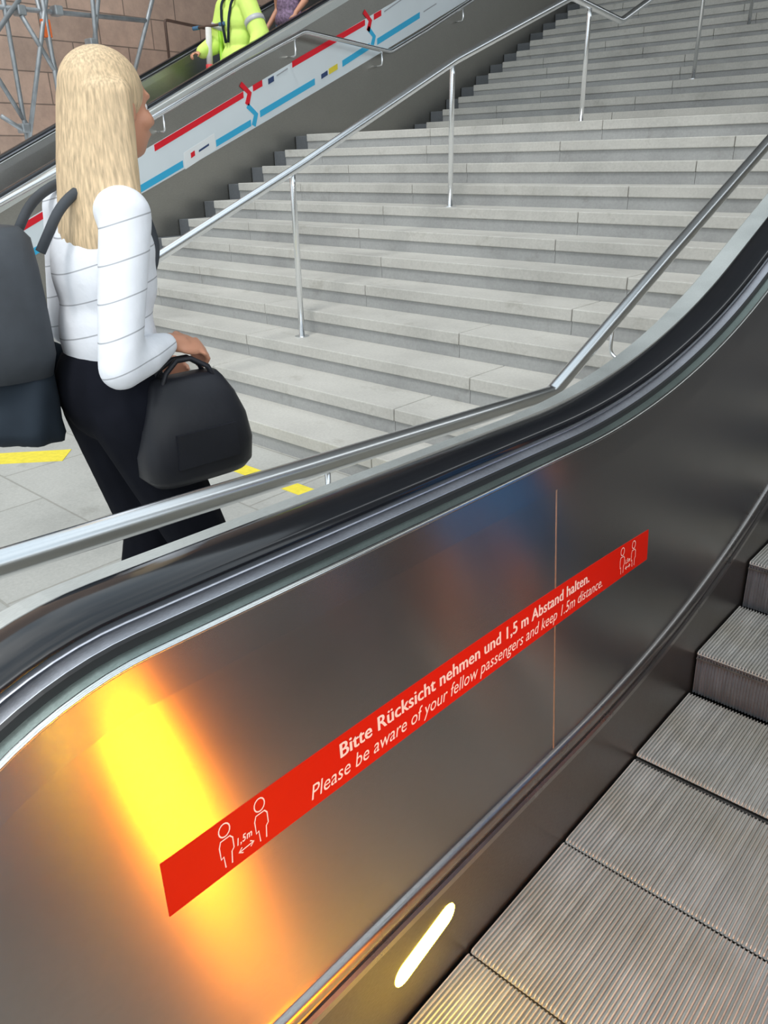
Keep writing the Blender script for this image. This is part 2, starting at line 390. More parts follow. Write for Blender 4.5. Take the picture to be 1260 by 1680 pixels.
        for xx in (x, x2):
            a = [bm.verts.new(s.T(xx, y, z)) for y, z in rows]; b = [bm.verts.new((xx, y + s.sh, max(0, z - 1.9) if z > 1.9 else 0.0)) for y, z in rows]
            for i in range(len(rows) - 1): bm.faces.new((a[i], a[i + 1], b[i + 1], b[i]))
        obj('outer_cladding', bm, mats['clad'], parent)
        return inner

def comb_profile(x0, x1, pitch, wid, z, dep):
    pts = []; x = x0
    while x < x1 - pitch * .5:
        pts += [(x + .0006, z - dep), (x + .0012, z - .0008), (x + .0018, z), (x + wid - .0006, z), (x + wid, z - .0008), (x + wid + .0006, z - dep)]; x += pitch
    return pts
step_cache = {}
def escalator_step(par, xc, y0, z, y1, zlow, tilt, sh, detail=True):
    """one step: tread ribs from y0 to y1, cleated curved riser down to zlow"""
    st = empty('step', (xc, y0 + sh, z - tilt * (y0 - .5))); st.parent = par
    half = .499; L = y1 - y0; rise = z - zlow
    bm = bmesh.new(); pr = comb_profile(-half, half, .00907, .0042, 0, .010) if detail else [(-half, -.003), (-half, 0), (half, 0), (half, -.003)]
    dz = -tilt
    rows = [(-.002, -.009), (-.0015, -.005), (.001, -.0015), (.005, 0), (L - .017, 0), (L - .012, -.001), (L - .009, -.0035), (L - .008, -.009)]
    vr = []
    for i, (yy, dd) in enumerate(rows):
        vr.append([bm.verts.new((a, yy, max(b, -.010) + (dd if b > -.009 else 0) + dz * yy)) for a, b in pr])
    for i in range(len(vr) - 1):
        for j in range(len(pr) - 1): bm.faces.new((vr[i][j], vr[i][j + 1], vr[i + 1][j + 1], vr[i + 1][j]))
    obj('tread', bm, M['tread'], st)
    bm = bmesh.new(); box(bm, -half, half, .0, L - .012, -.03, -.0102 + min(0, dz * L))
    obj('groove_floor', bm, M['groove'], st)
    if rise > .03:
        bm = bmesh.new(); pr = comb_profile(-half, half, .00907, .0046, 0, .005); N = 8; vr = []
        for i in range(N + 1):
            t = i / N; zz = -.006 - t * (rise + .01); yy = .002 + .016 * math.sin(t * PI * .5) * t
            vr.append([bm.verts.new((a, yy - b * -1 * 1.0 if False else yy - b, zz)) for a, b in [(q[0], q[1]) for q in pr]])
        for i in range(N):
            for j in range(len(pr) - 1): bm.faces.new((vr[i][j], vr[i][j + 1], vr[i + 1][j + 1], vr[i + 1][j]))
        obj('riser', bm, M['cleat'], st)
    return st

# our escalator ------------------------------------------------------
XC = -.013
E1 = Esc(0, 0, .035, 9.5)        # local to the escalator's root at XC
esc = empty('escalator', (XC, 0, 0), label='steel escalator in the foreground with grooved steps and a black handrail', cat='escalator')
mats = {'panel': M['panel'], 'skirt': M['skirt'], 'clad': M['clad']}
E1.build_side(esc, -1, mats, .775)
E1.build_side(esc, 1, mats, .775)
J0 = .6055
for n in range(-3, 20):
    k = n + 3                                        # tread starting at joint n
    y0 = J0 + .4055 * n if n <= 2 else J0 + .4055 * 2 + (n - 2) * .395
    y1 = J0 + .4055 * (n + 1) if n + 1 <= 2 else J0 + .4055 * 2 + (n + 1 - 2) * .395
    zf = lambda m: 0 if m < 2 else (.014 if m == 2 else .014 + (m - 2) * .17 - .018)
    escalator_step(esc, 0, y0, zf(n), y1, zf(n - 1), .035, 0)
bm = bmesh.new(); box(bm, -.5, .5, -1.5, -.62, -.06, .03, .004)
box(bm, -.80, -.501, -1.5, -.30, -.06, .012); box(bm, .501, .80, -1.5, -.30, -.06, .012)
obj('comb_plate', bm, M['tread'], esc)
E1.sweep('truss', [(-.74, -.27), (.74, -.27), (.74, -.6), (-.74, -.6)], M['gasket'], esc, 0, 1, True)
bm = bmesh.new(); box(bm, -.74, .74, -.75, .1, -.6, -.2); obj('truss', bm, M['gasket'], esc)
# panel joint
bm = bmesh.new(); r0, r1 = E1.T(0, .942, .322), E1.T(0, .933, .955)
def inner_x(h): return XC - (.52 + .041 * (h - .322) / .633)
def inner_l(h): return inner_x(h) - XC
for a, b, xa, xb in ((r0, r1, inner_l(.322) + .0004, inner_l(.955) + .0004),):
    w = .0022; v = [bm.verts.new((xa + dx, a.y + dy, a.z)) for dx in (0, -.003) for dy in (-w, w)] + [bm.verts.new((xb + dx, b.y + dy, b.z)) for dx in (0, -.003) for dy in (-w, w)]
    for q in ((0, 1, 5, 4), (2, 6, 7, 3), (0, 4, 6, 2), (1, 3, 7, 5), (0, 2, 3, 1), (4, 5, 7, 6)): bm.faces.new([v[i] for i in q])
obj('panel_joint', bm, M['seam'], esc)
# amber skirt lamps, one in each skirt
for side, nm in ((-1, 'near'), (1, 'far')):
    lx = side * .505; bm = bmesh.new(); ring = []
    ca, cb = (.385, .156), (.530, .181) ; rr = .029
    ca, cb = (.395, .146), (.520, .174)
    d = Vector((0, cb[0] - ca[0], cb[1] - ca[1])).normalized(); u = Vector((0, -d.z, d.y))
    A, B = Vector((0, *ca)), Vector((0, *cb)); pts = []
    for i in range(13): a = -PI / 2 + PI * i / 12; pts.append(B + d * math.cos(a) * rr + u * math.sin(a) * rr)
    for i in range(13): a = PI / 2 + PI * i / 12; pts.append(A + d * math.cos(a) * rr + u * math.sin(a) * rr)
    C0 = (A + B) / 2
    loftmesh(bm, [[Vector((lx + side * .003, p.y, p.z)) for p in pts], [Vector((lx - side * .0003, p.y, p.z)) for p in pts], [Vector((lx - side * .0006, C0.y + (p.y - C0.y) * .93, C0.z + (p.z - C0.z) * .93)) for p in pts]])
    obj('skirt_lamp', bm, M['lamp' if side < 0 else 'lamp_far'], esc, True, label='glowing amber lamp in the skirt')

# red sticker --------------------------------------------------------
SX = XC - .5505
def panel_pt(y, z, off=.0):
    """point on the inner panel face at world (y, z)"""
    zt = z + .035 * (y - .5); h = zt
    for _ in range(6):
        if y > 1.02: h = zt - (RB - h) * (1 - math.sqrt(max(0, 1 - ((y - 1.02) / (RB - h)) ** 2)))
    return Vector((inner_x(h) + off, y, z))
c = [(-.017, .757), (-.020, .672), (1.391, .605), (1.389, .688)]
stk = empty('warning_sticker', panel_pt(.67, .69, .001), label='long red sticker with white German and English text on the steel escalator side', cat='sticker')
def to_local(o, root):
    o.parent = root; o.matrix_parent_inverse = Matrix.Translation(-Vector(root.location)); return o
bm = bmesh.new(); n = 24; A = []; 
for i in range(n + 1):
    t = i / n
    top = (c[0][0] + (c[3][0] - c[0][0]) * t, c[0][1] + (c[3][1] - c[0][1]) * t); bot = (c[1][0] + (c[2][0] - c[1][0]) * t, c[1][1] + (c[2][1] - c[1][1]) * t)
    bw = 4 * t * (1 - t); top = (top[0], top[1] + .012 * bw); bot = (bot[0], bot[1] + .005 * bw)
    A.append([bm.verts.new(panel_pt(*top, .0008)), bm.verts.new(panel_pt(*bot, .0008)), bm.verts.new(panel_pt(*bot, -.001)), bm.verts.new(panel_pt(*top, -.001))])
for i in range(n):
    for j in range(4): bm.faces.new((A[i][j], A[i][(j + 1) % 4], A[i + 1][(j + 1) % 4], A[i + 1][j]))
bm.faces.new(A[0]); bm.faces.new(A[-1][::-1])
to_local(obj('sticker_sheet', bm, M['red'], None), stk)
def sticker_map(s, t):
    """s metres along the sticker from its left end, t 0 bottom .. 1 top"""
    k = s / 1.411
    b = (c[1][0] + (c[2][0] - c[1][0]) * k, c[1][1] + (c[2][1] - c[1][1]) * k); a = (c[0][0] + (c[3][0] - c[0][0]) * k, c[0][1] + (c[3][1] - c[0][1]) * k)
    bw = 4 * k * (1 - k); a = (a[0], a[1] + .012 * bw); b = (b[0], b[1] + .005 * bw)
    return panel_pt(b[0] + (a[0] - b[0]) * t, b[1] + (a[1] - b[1]) * t, .0014)
def text_mesh(txt, bold=0.0, shear=0.0, space=1.0):
    cu = bpy.data.curves.new('t', 'FONT'); cu.body = txt; cu.size = 1; cu.offset = bold; cu.shear = shear; cu.space_character = space; cu.resolution_u = 3
    o = bpy.data.objects.new('t', cu); COL.objects.link(o); bpy.context.view_layer.update()
    me = bpy.data.meshes.new_from_object(o.evaluated_get(bpy.context.evaluated_depsgraph_get()))
    bpy.data.objects.remove(o); return me
def put_text(name, txt, s0, s1, t0, t1, bold=0, shear=0, space=1.0, label=None):
    me = text_mesh(txt, 0, shear, space)
    if bold:                                            # heavier strokes: the same glyphs laid over each other
        b2 = bmesh.new(); n0 = 0
        for dx, dy in ((-.022, -.006), (-.011, .006), (0, -.006), (.011, .006), (.022, -.006)):
            b2.from_mesh(me); b2.verts.ensure_lookup_table()
            for v in b2.verts[n0:]: v.co.x += dx; v.co.y += dy; v.co.z = .00006 * (1 + n0 % 7)
            n0 = len(b2.verts)
        me2 = bpy.data.meshes.new('t'); b2.to_mesh(me2); b2.free(); me = me2
    xs = [v.co.x for v in me.vertices]; x0, x1 = min(xs), max(xs)
    for v in me.vertices:
        q_ = v.co.z; v.co = sticker_map(s0 + (v.co.x - x0) / (x1 - x0) * (s1 - s0), t0 + v.co.y / .70 * (t1 - t0)) + Vector((q_, 0, 0))
    to_local(obj(name, me, M['white'], None), stk)
def thick_line(bm, pts, w, mp, close=False):
    pts = [Vector((a, b, 0)) for a, b in pts]; n = len(pts); L = []; Rr = []
    for i, p in enumerate(pts):
        a = pts[i - 1] if (i or close) else None; b = pts[(i + 1) % n] if (i < n - 1 or close) else None
        d = ((p - a).normalized() if a is not None else Vector()) + ((b - p).normalized() if b is not None else Vector()); d.normalize()
        nn = Vector((-d.y, d.x, 0)) * w / 2; L.append(bm.verts.new(mp(*(p + nn).xy))); Rr.append(bm.verts.new(mp(*(p - nn).xy)))
    for i in range(n if close else n - 1):
        j = (i + 1) % n; bm.faces.new((L[i], L[j], Rr[j], Rr[i]))
def pictogram(s0, sc):
    bm = bmesh.new(); mp = lambda a, b: sticker_map(s0 + a * sc, .5 + b)   # a in metres, b in sticker heights
    for ox, oy in ((0, 0), (.060, 0)):
        hw = lambda a, b: mp(ox + a * .9, oy + b / .088)
        thick_line(bm, [(.010 * math.cos(t * PI / 8), .027 + .0105 * math.sin(t * PI / 8)) for t in range(16)], .0022, hw, True)
        body = [(-.006, -.033), (-.007, -.014), (-.012, -.016), (-.0125, .004), (-.009, .0125), (.008, .0125), (.0125, .007), (.0125, -.010), (.008, -.014), (.006, -.033)]
        thick_line(bm, body, .0022, hw)
    hw = lambda a, b: mp(a, b / .09)
    thick_line(bm, [(.018, -.026), (.043, -.0245)], .002, hw)
    thick_line(bm, [(.0235, -.0205), (.0175, -.026), (.0245, -.0305)], .002, hw)
    thick_line(bm, [(.0375, -.0195), (.0435, -.0245), (.0375, -.0295)], .002, hw)
    to_local(obj('pictogram', bm, M['white'], None), stk)
pictogram(.095, 1.0)
pictogram(1.268, 1.0)
for s0 in (.095, 1.268):
    me = text_mesh('1,5m', .02, .2, 1.1); xs = [v.co.x for v in me.vertices]; x0, x1 = min(xs), max(xs)
    for v in me.vertices: v.co = sticker_map(s0 + .0165 + (v.co.x - x0) / (x1 - x0) * .026, .36 + v.co.y / .7 * .13)
    to_local(obj('distance_text', me, M['white'], None), stk)
put_text('german_text', 'Bitte R\u00fccksicht nehmen und 1,5 m Abstand halten.', .312, 1.103, .575, .865, bold=.017, space=1.02)
put_text('english_text', 'Please be aware of your fellow passengers and keep 1.5m distance.', .248, 1.168, .165, .455, bold=0, shear=.22)

# ------------------------------------------------------------------ far escalator
XF = -7.585
E2 = Esc(0, .56, 0, 14.5)
esc2 = empty('escalator', (XF, 0, 0), label='far escalator beyond the stairs carrying two people and a banner on its side', cat='escalator')
mats2 = {'panel': M['cladd'], 'skirt': M['cladd'], 'clad': M['clad']}
E2.build_side(esc2, 1, mats2, .775)
E2.build_side(esc2, -1, mats2, .775)
for n in range(-3, 33):
    y0 = .6 + .4 * n if n <= 2 else 1.4 + (n - 2) * .395
    y1 = .6 + .4 * (n + 1) if n + 1 <= 2 else 1.4 + (n - 1) * .395
    zf = lambda m: 0 if m < 2 else (.014 if m == 2 else .014 + (m - 2) * .18 - .018)
    escalator_step(esc2, 0, y0, zf(n), y1, zf(n - 1), 0, .56, detail=False)
bm = bmesh.new(); box(bm, -.5, .5, -1.2, -.05, -.06, .02, .004); obj('comb_plate', bm, M['tread'], esc2)
# cladding below (between stringer and deck)
bm = bmesh.new()
for a, b in ((2.0, 3.9), (3.9, 5.8), (5.8, 7.7), (7.7, 9.6), (9.6, 11.5), (11.5, 14.9)):
    def cz(y): return .94 + max(0, (y - 2.35)) * .4557 - .02
    v = [bm.verts.new((x, y, z)) for x in (.745, .772) for y, z in ((a + .002, 0), (b - .002, 0), (b - .002, cz(b)), (a + .002, cz(a)))]
    for q in ((0, 1, 2, 3), (4, 7, 6, 5), (0, 4, 5, 1), (1, 5, 6, 2), (2, 6, 7, 3), (3, 7, 4, 0)): bm.faces.new([v[i] for i in q])
obj('side_panel', bm, M['clad'], esc2)

# banner -------------------------------------------------------------
BX = XF + .777
ban = empty('banner', (BX, 3.5, 1.2), label='pale blue-white banner with red and blue arrow lines along the far escalator side', cat='banner')
def bz_low(y): return 1.223 + (y - 3.891) * .395 + .0026 * (y - 3.891) ** 2
def bz_top(y): return 1.391 + (y - 3.523) * .431
bm = bmesh.new(); rows = []
for i in range(21):
    y = 2.3 + (9.9 - 2.3) * i / 20; rows.append([bm.verts.new((x, y, z)) for x, z in ((BX, bz_low(y)), (BX, bz_top(y)), (BX - .008, bz_top(y)), (BX - .008, bz_low(y)))])
for i in range(20):
    for j in range(4): bm.faces.new((rows[i][j], rows[i][(j + 1) % 4], rows[i + 1][(j + 1) % 4], rows[i + 1][j]))
bm.faces.new(rows[0]); bm.faces.new(rows[-1][::-1])
to_local(obj('banner_sheet', bm, M['banner'], None), ban)
def bpoly(name, polys, m, dx=.002):
    bm = bmesh.new()
    for p in polys:
        a = [bm.verts.new((BX + dx, y, z)) for y, z in p]; b = [bm.verts.new((BX + dx - .0015, y, z)) for y, z in p]
        bm.faces.new(a); bm.faces.new(b[::-1])
        for i in range(len(p)): bm.faces.new((a[i], b[i], b[(i + 1) % len(p)], a[(i + 1) % len(p)]))
    to_local(obj(name, bm, m, None), ban)
def bar(y0, z0, y1, z1, th): return [(y0, z0 - th / 2), (y1, z1 - th / 2), (y1, z1 + th / 2), (y0, z0 + th / 2)]
def cline(y, z, dy, dz):
    pts = [Vector((y - .105, z + .078, 0)), Vector((y, z, 0)), Vector((y - .043, z - .105, 0))]
    w = .027; d0 = (pts[1] - pts[0]).normalized(); d1 = (pts[2] - pts[1]).normalized(); n0 = Vector((-d0.y, d0.x, 0)); n1 = Vector((-d1.y, d1.x, 0)); nm = (n0 + n1).normalized()
    return [(q.x, q.y) for q in (pts[0] + n0 * w, pts[1] + nm * w * 1.1, pts[2] + n1 * w, pts[2] - n1 * w, pts[1] - nm * w * 1.1, pts[0] - n0 * w)]
def chev(y, z, s): return cline(y + .04, z + .02, 0, 0)
def bpolys(name, polys, m, dx=.002):
    for i, p in enumerate(polys): bpoly(name if len(p) == 4 else 'arrow_head', [p], m, dx + (.0012 if len(p) > 4 else 0))
bpolys('red_arrow_line', [bar(4.24, 1.668, 5.36, 2.155, .056), bar(5.49, 2.215, 5.62, 2.27, .056), bar(6.05, 2.46, 7.20, 2.945, .058), bar(7.35, 3.01, 7.48, 3.065, .058), bar(8.0, 3.29, 8.9, 3.68, .058), bar(2.4, .87, 3.3, 1.26, .056), chev(5.40, 2.15, .085), chev(7.25, 2.95, .085), chev(3.45, 1.3, .085)], M['bred'])
bpolys('blue_arrow_line', [bar(3.56, 1.13, 4.54, 1.530, .062), bar(4.96, 1.708, 5.43, 1.902, .06), bar(5.56, 1.985, 6.37, 2.320, .062), bar(6.81, 2.515, 7.27, 2.72, .062), bar(7.40, 2.772, 8.18, 3.11, .064), bar(2.4, .66, 3.2, .98, .06), chev(5.465, 1.96, .075), chev(7.31, 2.80, .075)], M['bblue'])
bpoly('label_box', [[(4.56, 1.48), (4.95, 1.655), (4.95, 1.80), (4.56, 1.625)]], M['bwhite'], .0015)
bpolys('dark_mark', [bar(4.74, 1.64, 4.87, 1.70, .018), bar(5.70, 2.285, 5.78, 2.32, .05), bar(6.47, 2.37, 6.57, 2.415, .045)], M['navy'], .004)
bpolys('grey_mark', [bar(5.82, 2.345, 5.98, 2.42, .012), bar(7.53, 3.08, 7.92, 3.27, .012), bar(8.25, 3.15, 8.5, 3.26, .012)], M['grey'], .004)
bpoly('red_mark', [bar(4.64, 1.60, 4.69, 1.625, .045)], M['bred'], .004)
bpoly('yellow_mark', [bar(6.59, 2.425, 6.73, 2.485, .055)], M['byellow'], .004)

# ------------------------------------------------------------------ handrails of the stairs
def bracket(root, x, y, z, xw, r=.008):
    bm = bmesh.new(); tube(bm, fillet([(x, y, z), (x, y, z - .13), (x + (xw - x) * .15, y, z - .155), (xw, y, z - .155)], .04), r, 10)
    o = obj('bracket', bm, M['steel'], None, True); to_local(o, root)
    return o
# centre rail with posts
def c_rail_z(y): return 1.015 + (y - 2.127) * .4265
cen = empty('centre_handrail', (-3.75, 3.2, 3 * H), label='polished steel handrail on posts up the middle of the stairs', cat='handrail')
pts = [(-3.88, 1.72, .85), (-3.86, 2.127, 1.02), (-3.815, 3.33, 1.52), (-3.735, 4.80, 2.175), (-3.59, 6.14, 2.69), (-3.57, 6.98, 2.60), (-3.57, 8.45, 3.20), (-3.57, 12.0, 4.80)]
bm = bmesh.new(); tube(bm, fillet(pts, .05), .027, 20); to_local(obj('rail', bm, M['steel'], None, True), cen)
def railz(y):
    for a, b in zip(pts, pts[1:]):
        if a[1] <= y <= b[1]: t = (y - a[1]) / (b[1] - a[1]); return a[0] + (b[0] - a[0]) * t, a[2] + (b[2] - a[2]) * t
for (x, y, zb) in ((-3.872, 3.237, 3 * H), (-3.709, 4.671 + .10, 8 * H), (-3.549, 6.43, 12 * H), (-3.586, 8.72, 13 * H + 0), (-3.60, 10.1, 19 * H), (-3.6, 12.05, 25 * H)):
    zb = max([n * H for n in range(1, NUP) if stair_y(n) < y - .02])
    rx, rz = railz(min(y, 11.9)); x = rx; bm = bmesh.new(); tube(bm, [(x, y, zb), (x, y, rz - .09), (rx, y, rz - .02)], .019, 16)
    p = obj('post', bm, M['steel'], None, True); to_local(p, cen)
    bm = bmesh.new(); tube(bm, [(x, y, zb), (x, y, zb + .006)], .05, 24); f = obj('base_flange', bm, M['steel'], None); f.parent = p
# left wall rail
lr = empty('wall_handrail', (-6.70, 3, 1.4), label='steel handrail fixed to the far escalator side at the left of the stairs', cat='handrail')
lp = [(-6.69, 1.9, .93), (-6.69, 2.64, 1.262), (-6.69, 4.11, 1.882), (-6.69, 5.30, 2.410), (-6.69, 6.14, 2.757), (-6.69, 7.50, 2.668), (-6.69, 8.17, 2.942), (-6.69, 9.10, 3.352), (-6.69, 12, 4.60)]
bm = bmesh.new(); tube(bm, fillet(lp, .05), .024, 16); to_local(obj('rail', bm, M['steel'], None, True), lr)
for y, z in ((4.3, 1.96), (6.0, 2.68), (7.35, 2.675), (8.9, 3.26), (2.6, 1.23)): bracket(lr, -6.69, y, z, XF + .772, .010)
# near rail beside our escalator
nr = empty('near_handrail', (-1.12, .8, .8), label='thick polished steel handrail between the stairs and the near escalator', cat='handrail')
npt = [(-1.10, -1.6, .99), (-1.11, .0, .952), (-1.12, .59, .912), (-1.12, .97, .888), (-1.12, 1.50, .850), (-1.12, 1.86, .832), (-1.12, 2.075, .948), (-1.12, 2.70, 1.196), (-1.12, 3.58, 1.566), (-1.12, 6.0, 2.60), (-1.12, 8.0, 3.40)]
bm = bmesh.new(); tube(bm, fillet([npt[0], npt[1], npt[3], npt[5], npt[7], npt[8], npt[10]], .012), .025, 28); to_local(obj('rail', bm, M['steel'], None, True), nr)
for y, z in ((-.9, .97), (.835, .89), (2.26, 1.02), (4.4, 1.9)): bracket(nr, -1.12, y, z, XC - .773, .007)

# ------------------------------------------------------------------ yellow tape
def flat(name, pts, m, z0=.0, z1=.003, **k):
    bm = bmesh.new(); loftmesh(bm, [[Vector((a, b, z0)) for a, b in pts], [Vector((a, b, z1)) for a, b in pts]]); return obj(name, bm, m, **k)
flat('floor_tape', [(-4.50, 1.02), (-4.62, 1.15), (-4.17, 1.66), (-4.03, 1.53)], M['yellow'], label='yellow tape on the paving at the left, behind the walking woman', cat='floor tape')
flat('floor_tape', [(-3.55, 2.05), (-3.55, 2.15), (-2.0, 2.15), (-2.0, 2.05)], M['yellow'], label='yellow tape on the paving in front of the lowest stair step', cat='floor tape')

# ------------------------------------------------------------------ scaffolding, ledge, guard rail
sc = empty('scaffold', (-9.6, 4.4, 0), label='grey tubular scaffolding in front of the sandstone wall', cat='scaffolding')
P = [((4.36, 0), (4.44, 4.6)), ((4.10, 2.05), (4.34, 1.90)), ((4.80, 3.3), (4.90, 2.45)), ((5.00, 3.6), (4.37, 1.80)), ((5.75, 3.9), (5.30, 2.40)), ((5.50, 3.9), (5.38, 2.4)), ((6.60, 3.95), (5.75, 2.2)), ((3.4, 2.0), (4.56, 3.2)),
     ((3.6, 3.1), (6.2, 3.16)), ((4.55, 3.05), (4.85, 2.5)), ((3.9, 3.0), (4.43, 1.95)), ((4.83, 0), (4.83, 4.6)), ((5.36, 0), (5.36, 2.6))]
for i, (a, b) in enumerate(P):
    x = -9.6 + (.08 if i % 2 else 0); bm = bmesh.new(); tube(bm, [(x, *a), (x, *b)], .026, 12); to_local(obj('tube', bm, M['scaffold'], None, True), sc)
bm = bmesh.new(); box(bm, -9.56, -9.50, 4.77, 4.87, 2.86, 3.04, .01); to_local(obj('orange_clamp', bm, M['orange'], None), sc)
for (y, z) in ((4.56, 3.1), (4.36, 1.93), (5.0, 3.14), (5.38, 2.85)):
    bm = bmesh.new(); box(bm, -9.64, -9.49, y - .05, y + .05, z - .05, z + .05, .015); to_local(obj('coupler', bm, M['scaffold'], None), sc)
gr = empty('guard_rail', (-9.4, 6.4, 2.35), label='thin brown metal guard rail on a stone ledge behind the far escalator', cat='railing')
bm = bmesh.new(); tube(bm, fillet([(-9.5, 6.41, 2.35), (-9.5, 6.41, 3.18), (-9.5, 9.0, 3.02)], .04), .018, 10); to_local(obj('rail', bm, M['bronze'], None, True), gr)
bm = bmesh.new(); tube(bm, [(-9.5, 8.6, 2.35), (-9.5, 8.6, 3.04)], .018, 10); to_local(obj('post', bm, M['bronze'], None, True), gr)
bm = bmesh.new(); box(bm, -11.0, -9.2, 5.6, 12, 0, 2.2, .02); box(bm, -11, -9.35, 6.6, 12, 2.2, 2.35, .02)
obj('stone_ledge', bm, M['sandstone'], kind='structure', label='low sandstone ledge at the foot of the block wall')

# ------------------------------------------------------------------ people
def frame(base, heading):
    F = Vector((math.cos(heading), math.sin(heading), 0)); Rr = Vector((F.y, -F.x, 0)); B = Vector(base)
    return lambda p: B + Rr * p[0] + F * p[1] + Vector((0, 0, p[2]))
def person(name, base, heading, J, look, vox=.007, **k):
    """J: joints in (right, forward, up). look: materials. Body one remeshed surface, clothing as children."""
    P = frame(base, heading); root = empty(name, base, **k)
    F = P((0, 1, 0)) - P((0, 0, 0)); Rr = P((1, 0, 0)) - P((0, 0, 0)); ROT = Matrix((Rr, F, Vector((0, 0, 1)))).transposed()
    hd = Matrix.Rotation(J.get('turn', 0), 3, 'Z'); RH = ROT @ hd
    def fin(nm, bm, m, v=vox, sm=3, par=None):
        me = remesh(bm, v, sm); me.materials.clear(); o = obj(nm, me, m, None, True); to_local(o, root); return o
    s = J.get('girth', 1.0)
    # ---- body
    bm = bmesh.new(); hc = P(J['head']); nk = P(J['neck'])
    hp = lambda a, b, c: hc + RH @ Vector((a, b, c))
    ball(bm, hp(0, -.006, .028), (.072, .090, .085), RH, 24); ball(bm, hp(0, .018, -.035), (.056, .068, .078), RH, 20); ball(bm, hp(0, .045, -.078), (.030, .030, .026), RH)
    cap(bm, hp(0, .078, .012), .010, hp(0, .098, -.022), .014); ball(bm, hp(0, .080, -.052), (.024, .012, .010), RH); ball(bm, hp(0, .074, .030), (.048, .018, .012), RH)
    for sgn in (-1, 1): ball(bm, hp(sgn * .074, -.004, -.008), (.010, .020, .030), RH); ball(bm, hp(sgn * .040, .055, -.022), (.024, .024, .022), RH)
    cap(bm, hp(0, -.012, -.05), .050, nk, .054)
    chest = P(J['chest']); pel = P(J['pelvis'])
    ball(bm, (chest + nk) / 2 + Vector((0, 0, -.03)), (.150 * s, .085 * s, .11), ROT, 20); ball(bm, chest, (.140 * s, .098 * s, .15), ROT, 20); ball(bm, (chest + pel) / 2, (.118 * s, .085 * s, .16), ROT, 20); ball(bm, pel, (.148 * s, .105 * s, .115), ROT, 20)
    for q in ('R', 'L'):
        sh, el, wr = P(J['sh' + q]), P(J['el' + q]), P(J['wr' + q])
        cap(bm, P(J['neck']) + Vector((0, 0, -.06)), .05, sh, .050 * s); cap(bm, sh, .048 * s, el, .036 * s); cap(bm, el, .037 * s, wr, .024)
        hi, kn, an = P(J['hi' + q]), P(J['kn' + q]), P(J['an' + q])
        cap(bm, hi, .084 * s, kn, .052 * s); mid = kn + (an - kn) * .3 - F * .012; cap(bm, kn, .050 * s, mid, .052 * s); cap(bm, mid, .052 * s, an, .033)
        toe = an + F * .15 + Vector((0, 0, -.055)) ; cap(bm, an + Vector((0, 0, -.03)), .036, toe, .028)
        # hand: palm, four unequal curled fingers, thumb from the side of the palm
        h = J.get('hand' + q, {}); d = (ROT @ Vector(h.get('dir', (0, .2, -1)))).normalized(); nrm = (ROT @ Vector(h.get('palm', (-1 if q == 'R' else 1, 0, 0)))); nrm = (nrm - d * nrm.dot(d)).normalized()
        side = d.cross(nrm); side = side if h.get('flip', 1) > 0 else -side
        if h.get('dir') is None and side.dot(F) < 0: side = -side
        curl = h.get('curl', .5)
        pc = wr + d * .048
        Rm = Matrix((side, d, nrm)).transposed(); ball(bm, pc, (.038, .050, .015), Rm, 16); cap(bm, wr, .023, wr + d * .03, .024)
        for i, (o, L, r) in enumerate(((.028, .070, .0088), (.010, .078, .0092), (-.009, .073, .0088), (-.027, .058, .0078))):
            p = wr + d * .090 + side * o; ang = 0
            for seg in (.45, .32, .23):
                ang += curl * (1.15 if seg < .4 else .8); dd = d * math.cos(ang) + nrm * math.sin(ang); p2 = p + dd * L * seg; cap(bm, p, r, p2, r * .93, 8); p = p2
        tb = wr + d * .032 + side * .030; t1 = tb + (side * .6 + d * .62 + nrm * .35).normalized() * .034; t2 = t1 + (side * .1 + d * .8 + nrm * (.3 + curl)).normalized() * .030
        cap(bm, tb, .013, t1, .0105, 8); cap(bm, t1, .0102, t2, .0088, 8)
    body = fin('body', bm, look['skin'], vox, 2)
    for sgn in (-1, 1):
        bm = bmesh.new(); ball(bm, hp(sgn * .030, .062, .006), .0125, RH, 12); e = obj('eye', bm, M['eye'], None, True); to_local(e, root)
        bm = bmesh.new(); ball(bm, hp(sgn * .030, .0715, .006), (.006, .004, .006), RH, 10); e = obj('iris', bm, M['iris'], None, True); to_local(e, root)
    # ---- trousers / skirt
    lw = look['lower']; bm = bmesh.new(); g = look.get('lower_grow', .022)
    tk = look.get('tuck', 0)
    ball(bm, pel + Vector((0, 0, .01 + tk)), (.148 * s + g, .105 * s + g, .135 + tk * .9), ROT, 20)
    for q in ('R', 'L'):
        hi, kn, an = P(J['hi' + q]), P(J['kn' + q]), P(J['an' + q])
        if look.get('short'):
            e = hi + (kn - hi) * look['short']; cap(bm, hi, .086 * s + g, e, .075 * s + g * 1.4)
        else:
            cap(bm, hi, .086 * s + g, kn, .058 * s + g); cap(bm, kn, .058 * s + g, an + Vector((0, 0, .03)), .042 + g)
    fin('trousers' if not look.get('short') else 'shorts', bm, lw, .010, 4)
    # ---- top
    bm = bmesh.new(); g = look.get('upper_grow', .02); w = look.get('hem', .0)
    ball(bm, (chest + nk) / 2 + Vector((0, 0, -.045)), (.155 * s + g * .5, .085 * s + g, .105), ROT, 20); ball(bm, chest, (.142 * s + g, .10 * s + g, .16), ROT, 20)
    ball(bm, (chest + pel) / 2, (.13 * s + g, .095 * s + g, .17), ROT, 20); 
    if not tk: ball(bm, pel + Vector((0, 0, .03 - w)), (.152 * s + g * 1.3, .112 * s + g * 1.3, .12 + w), ROT, 20)
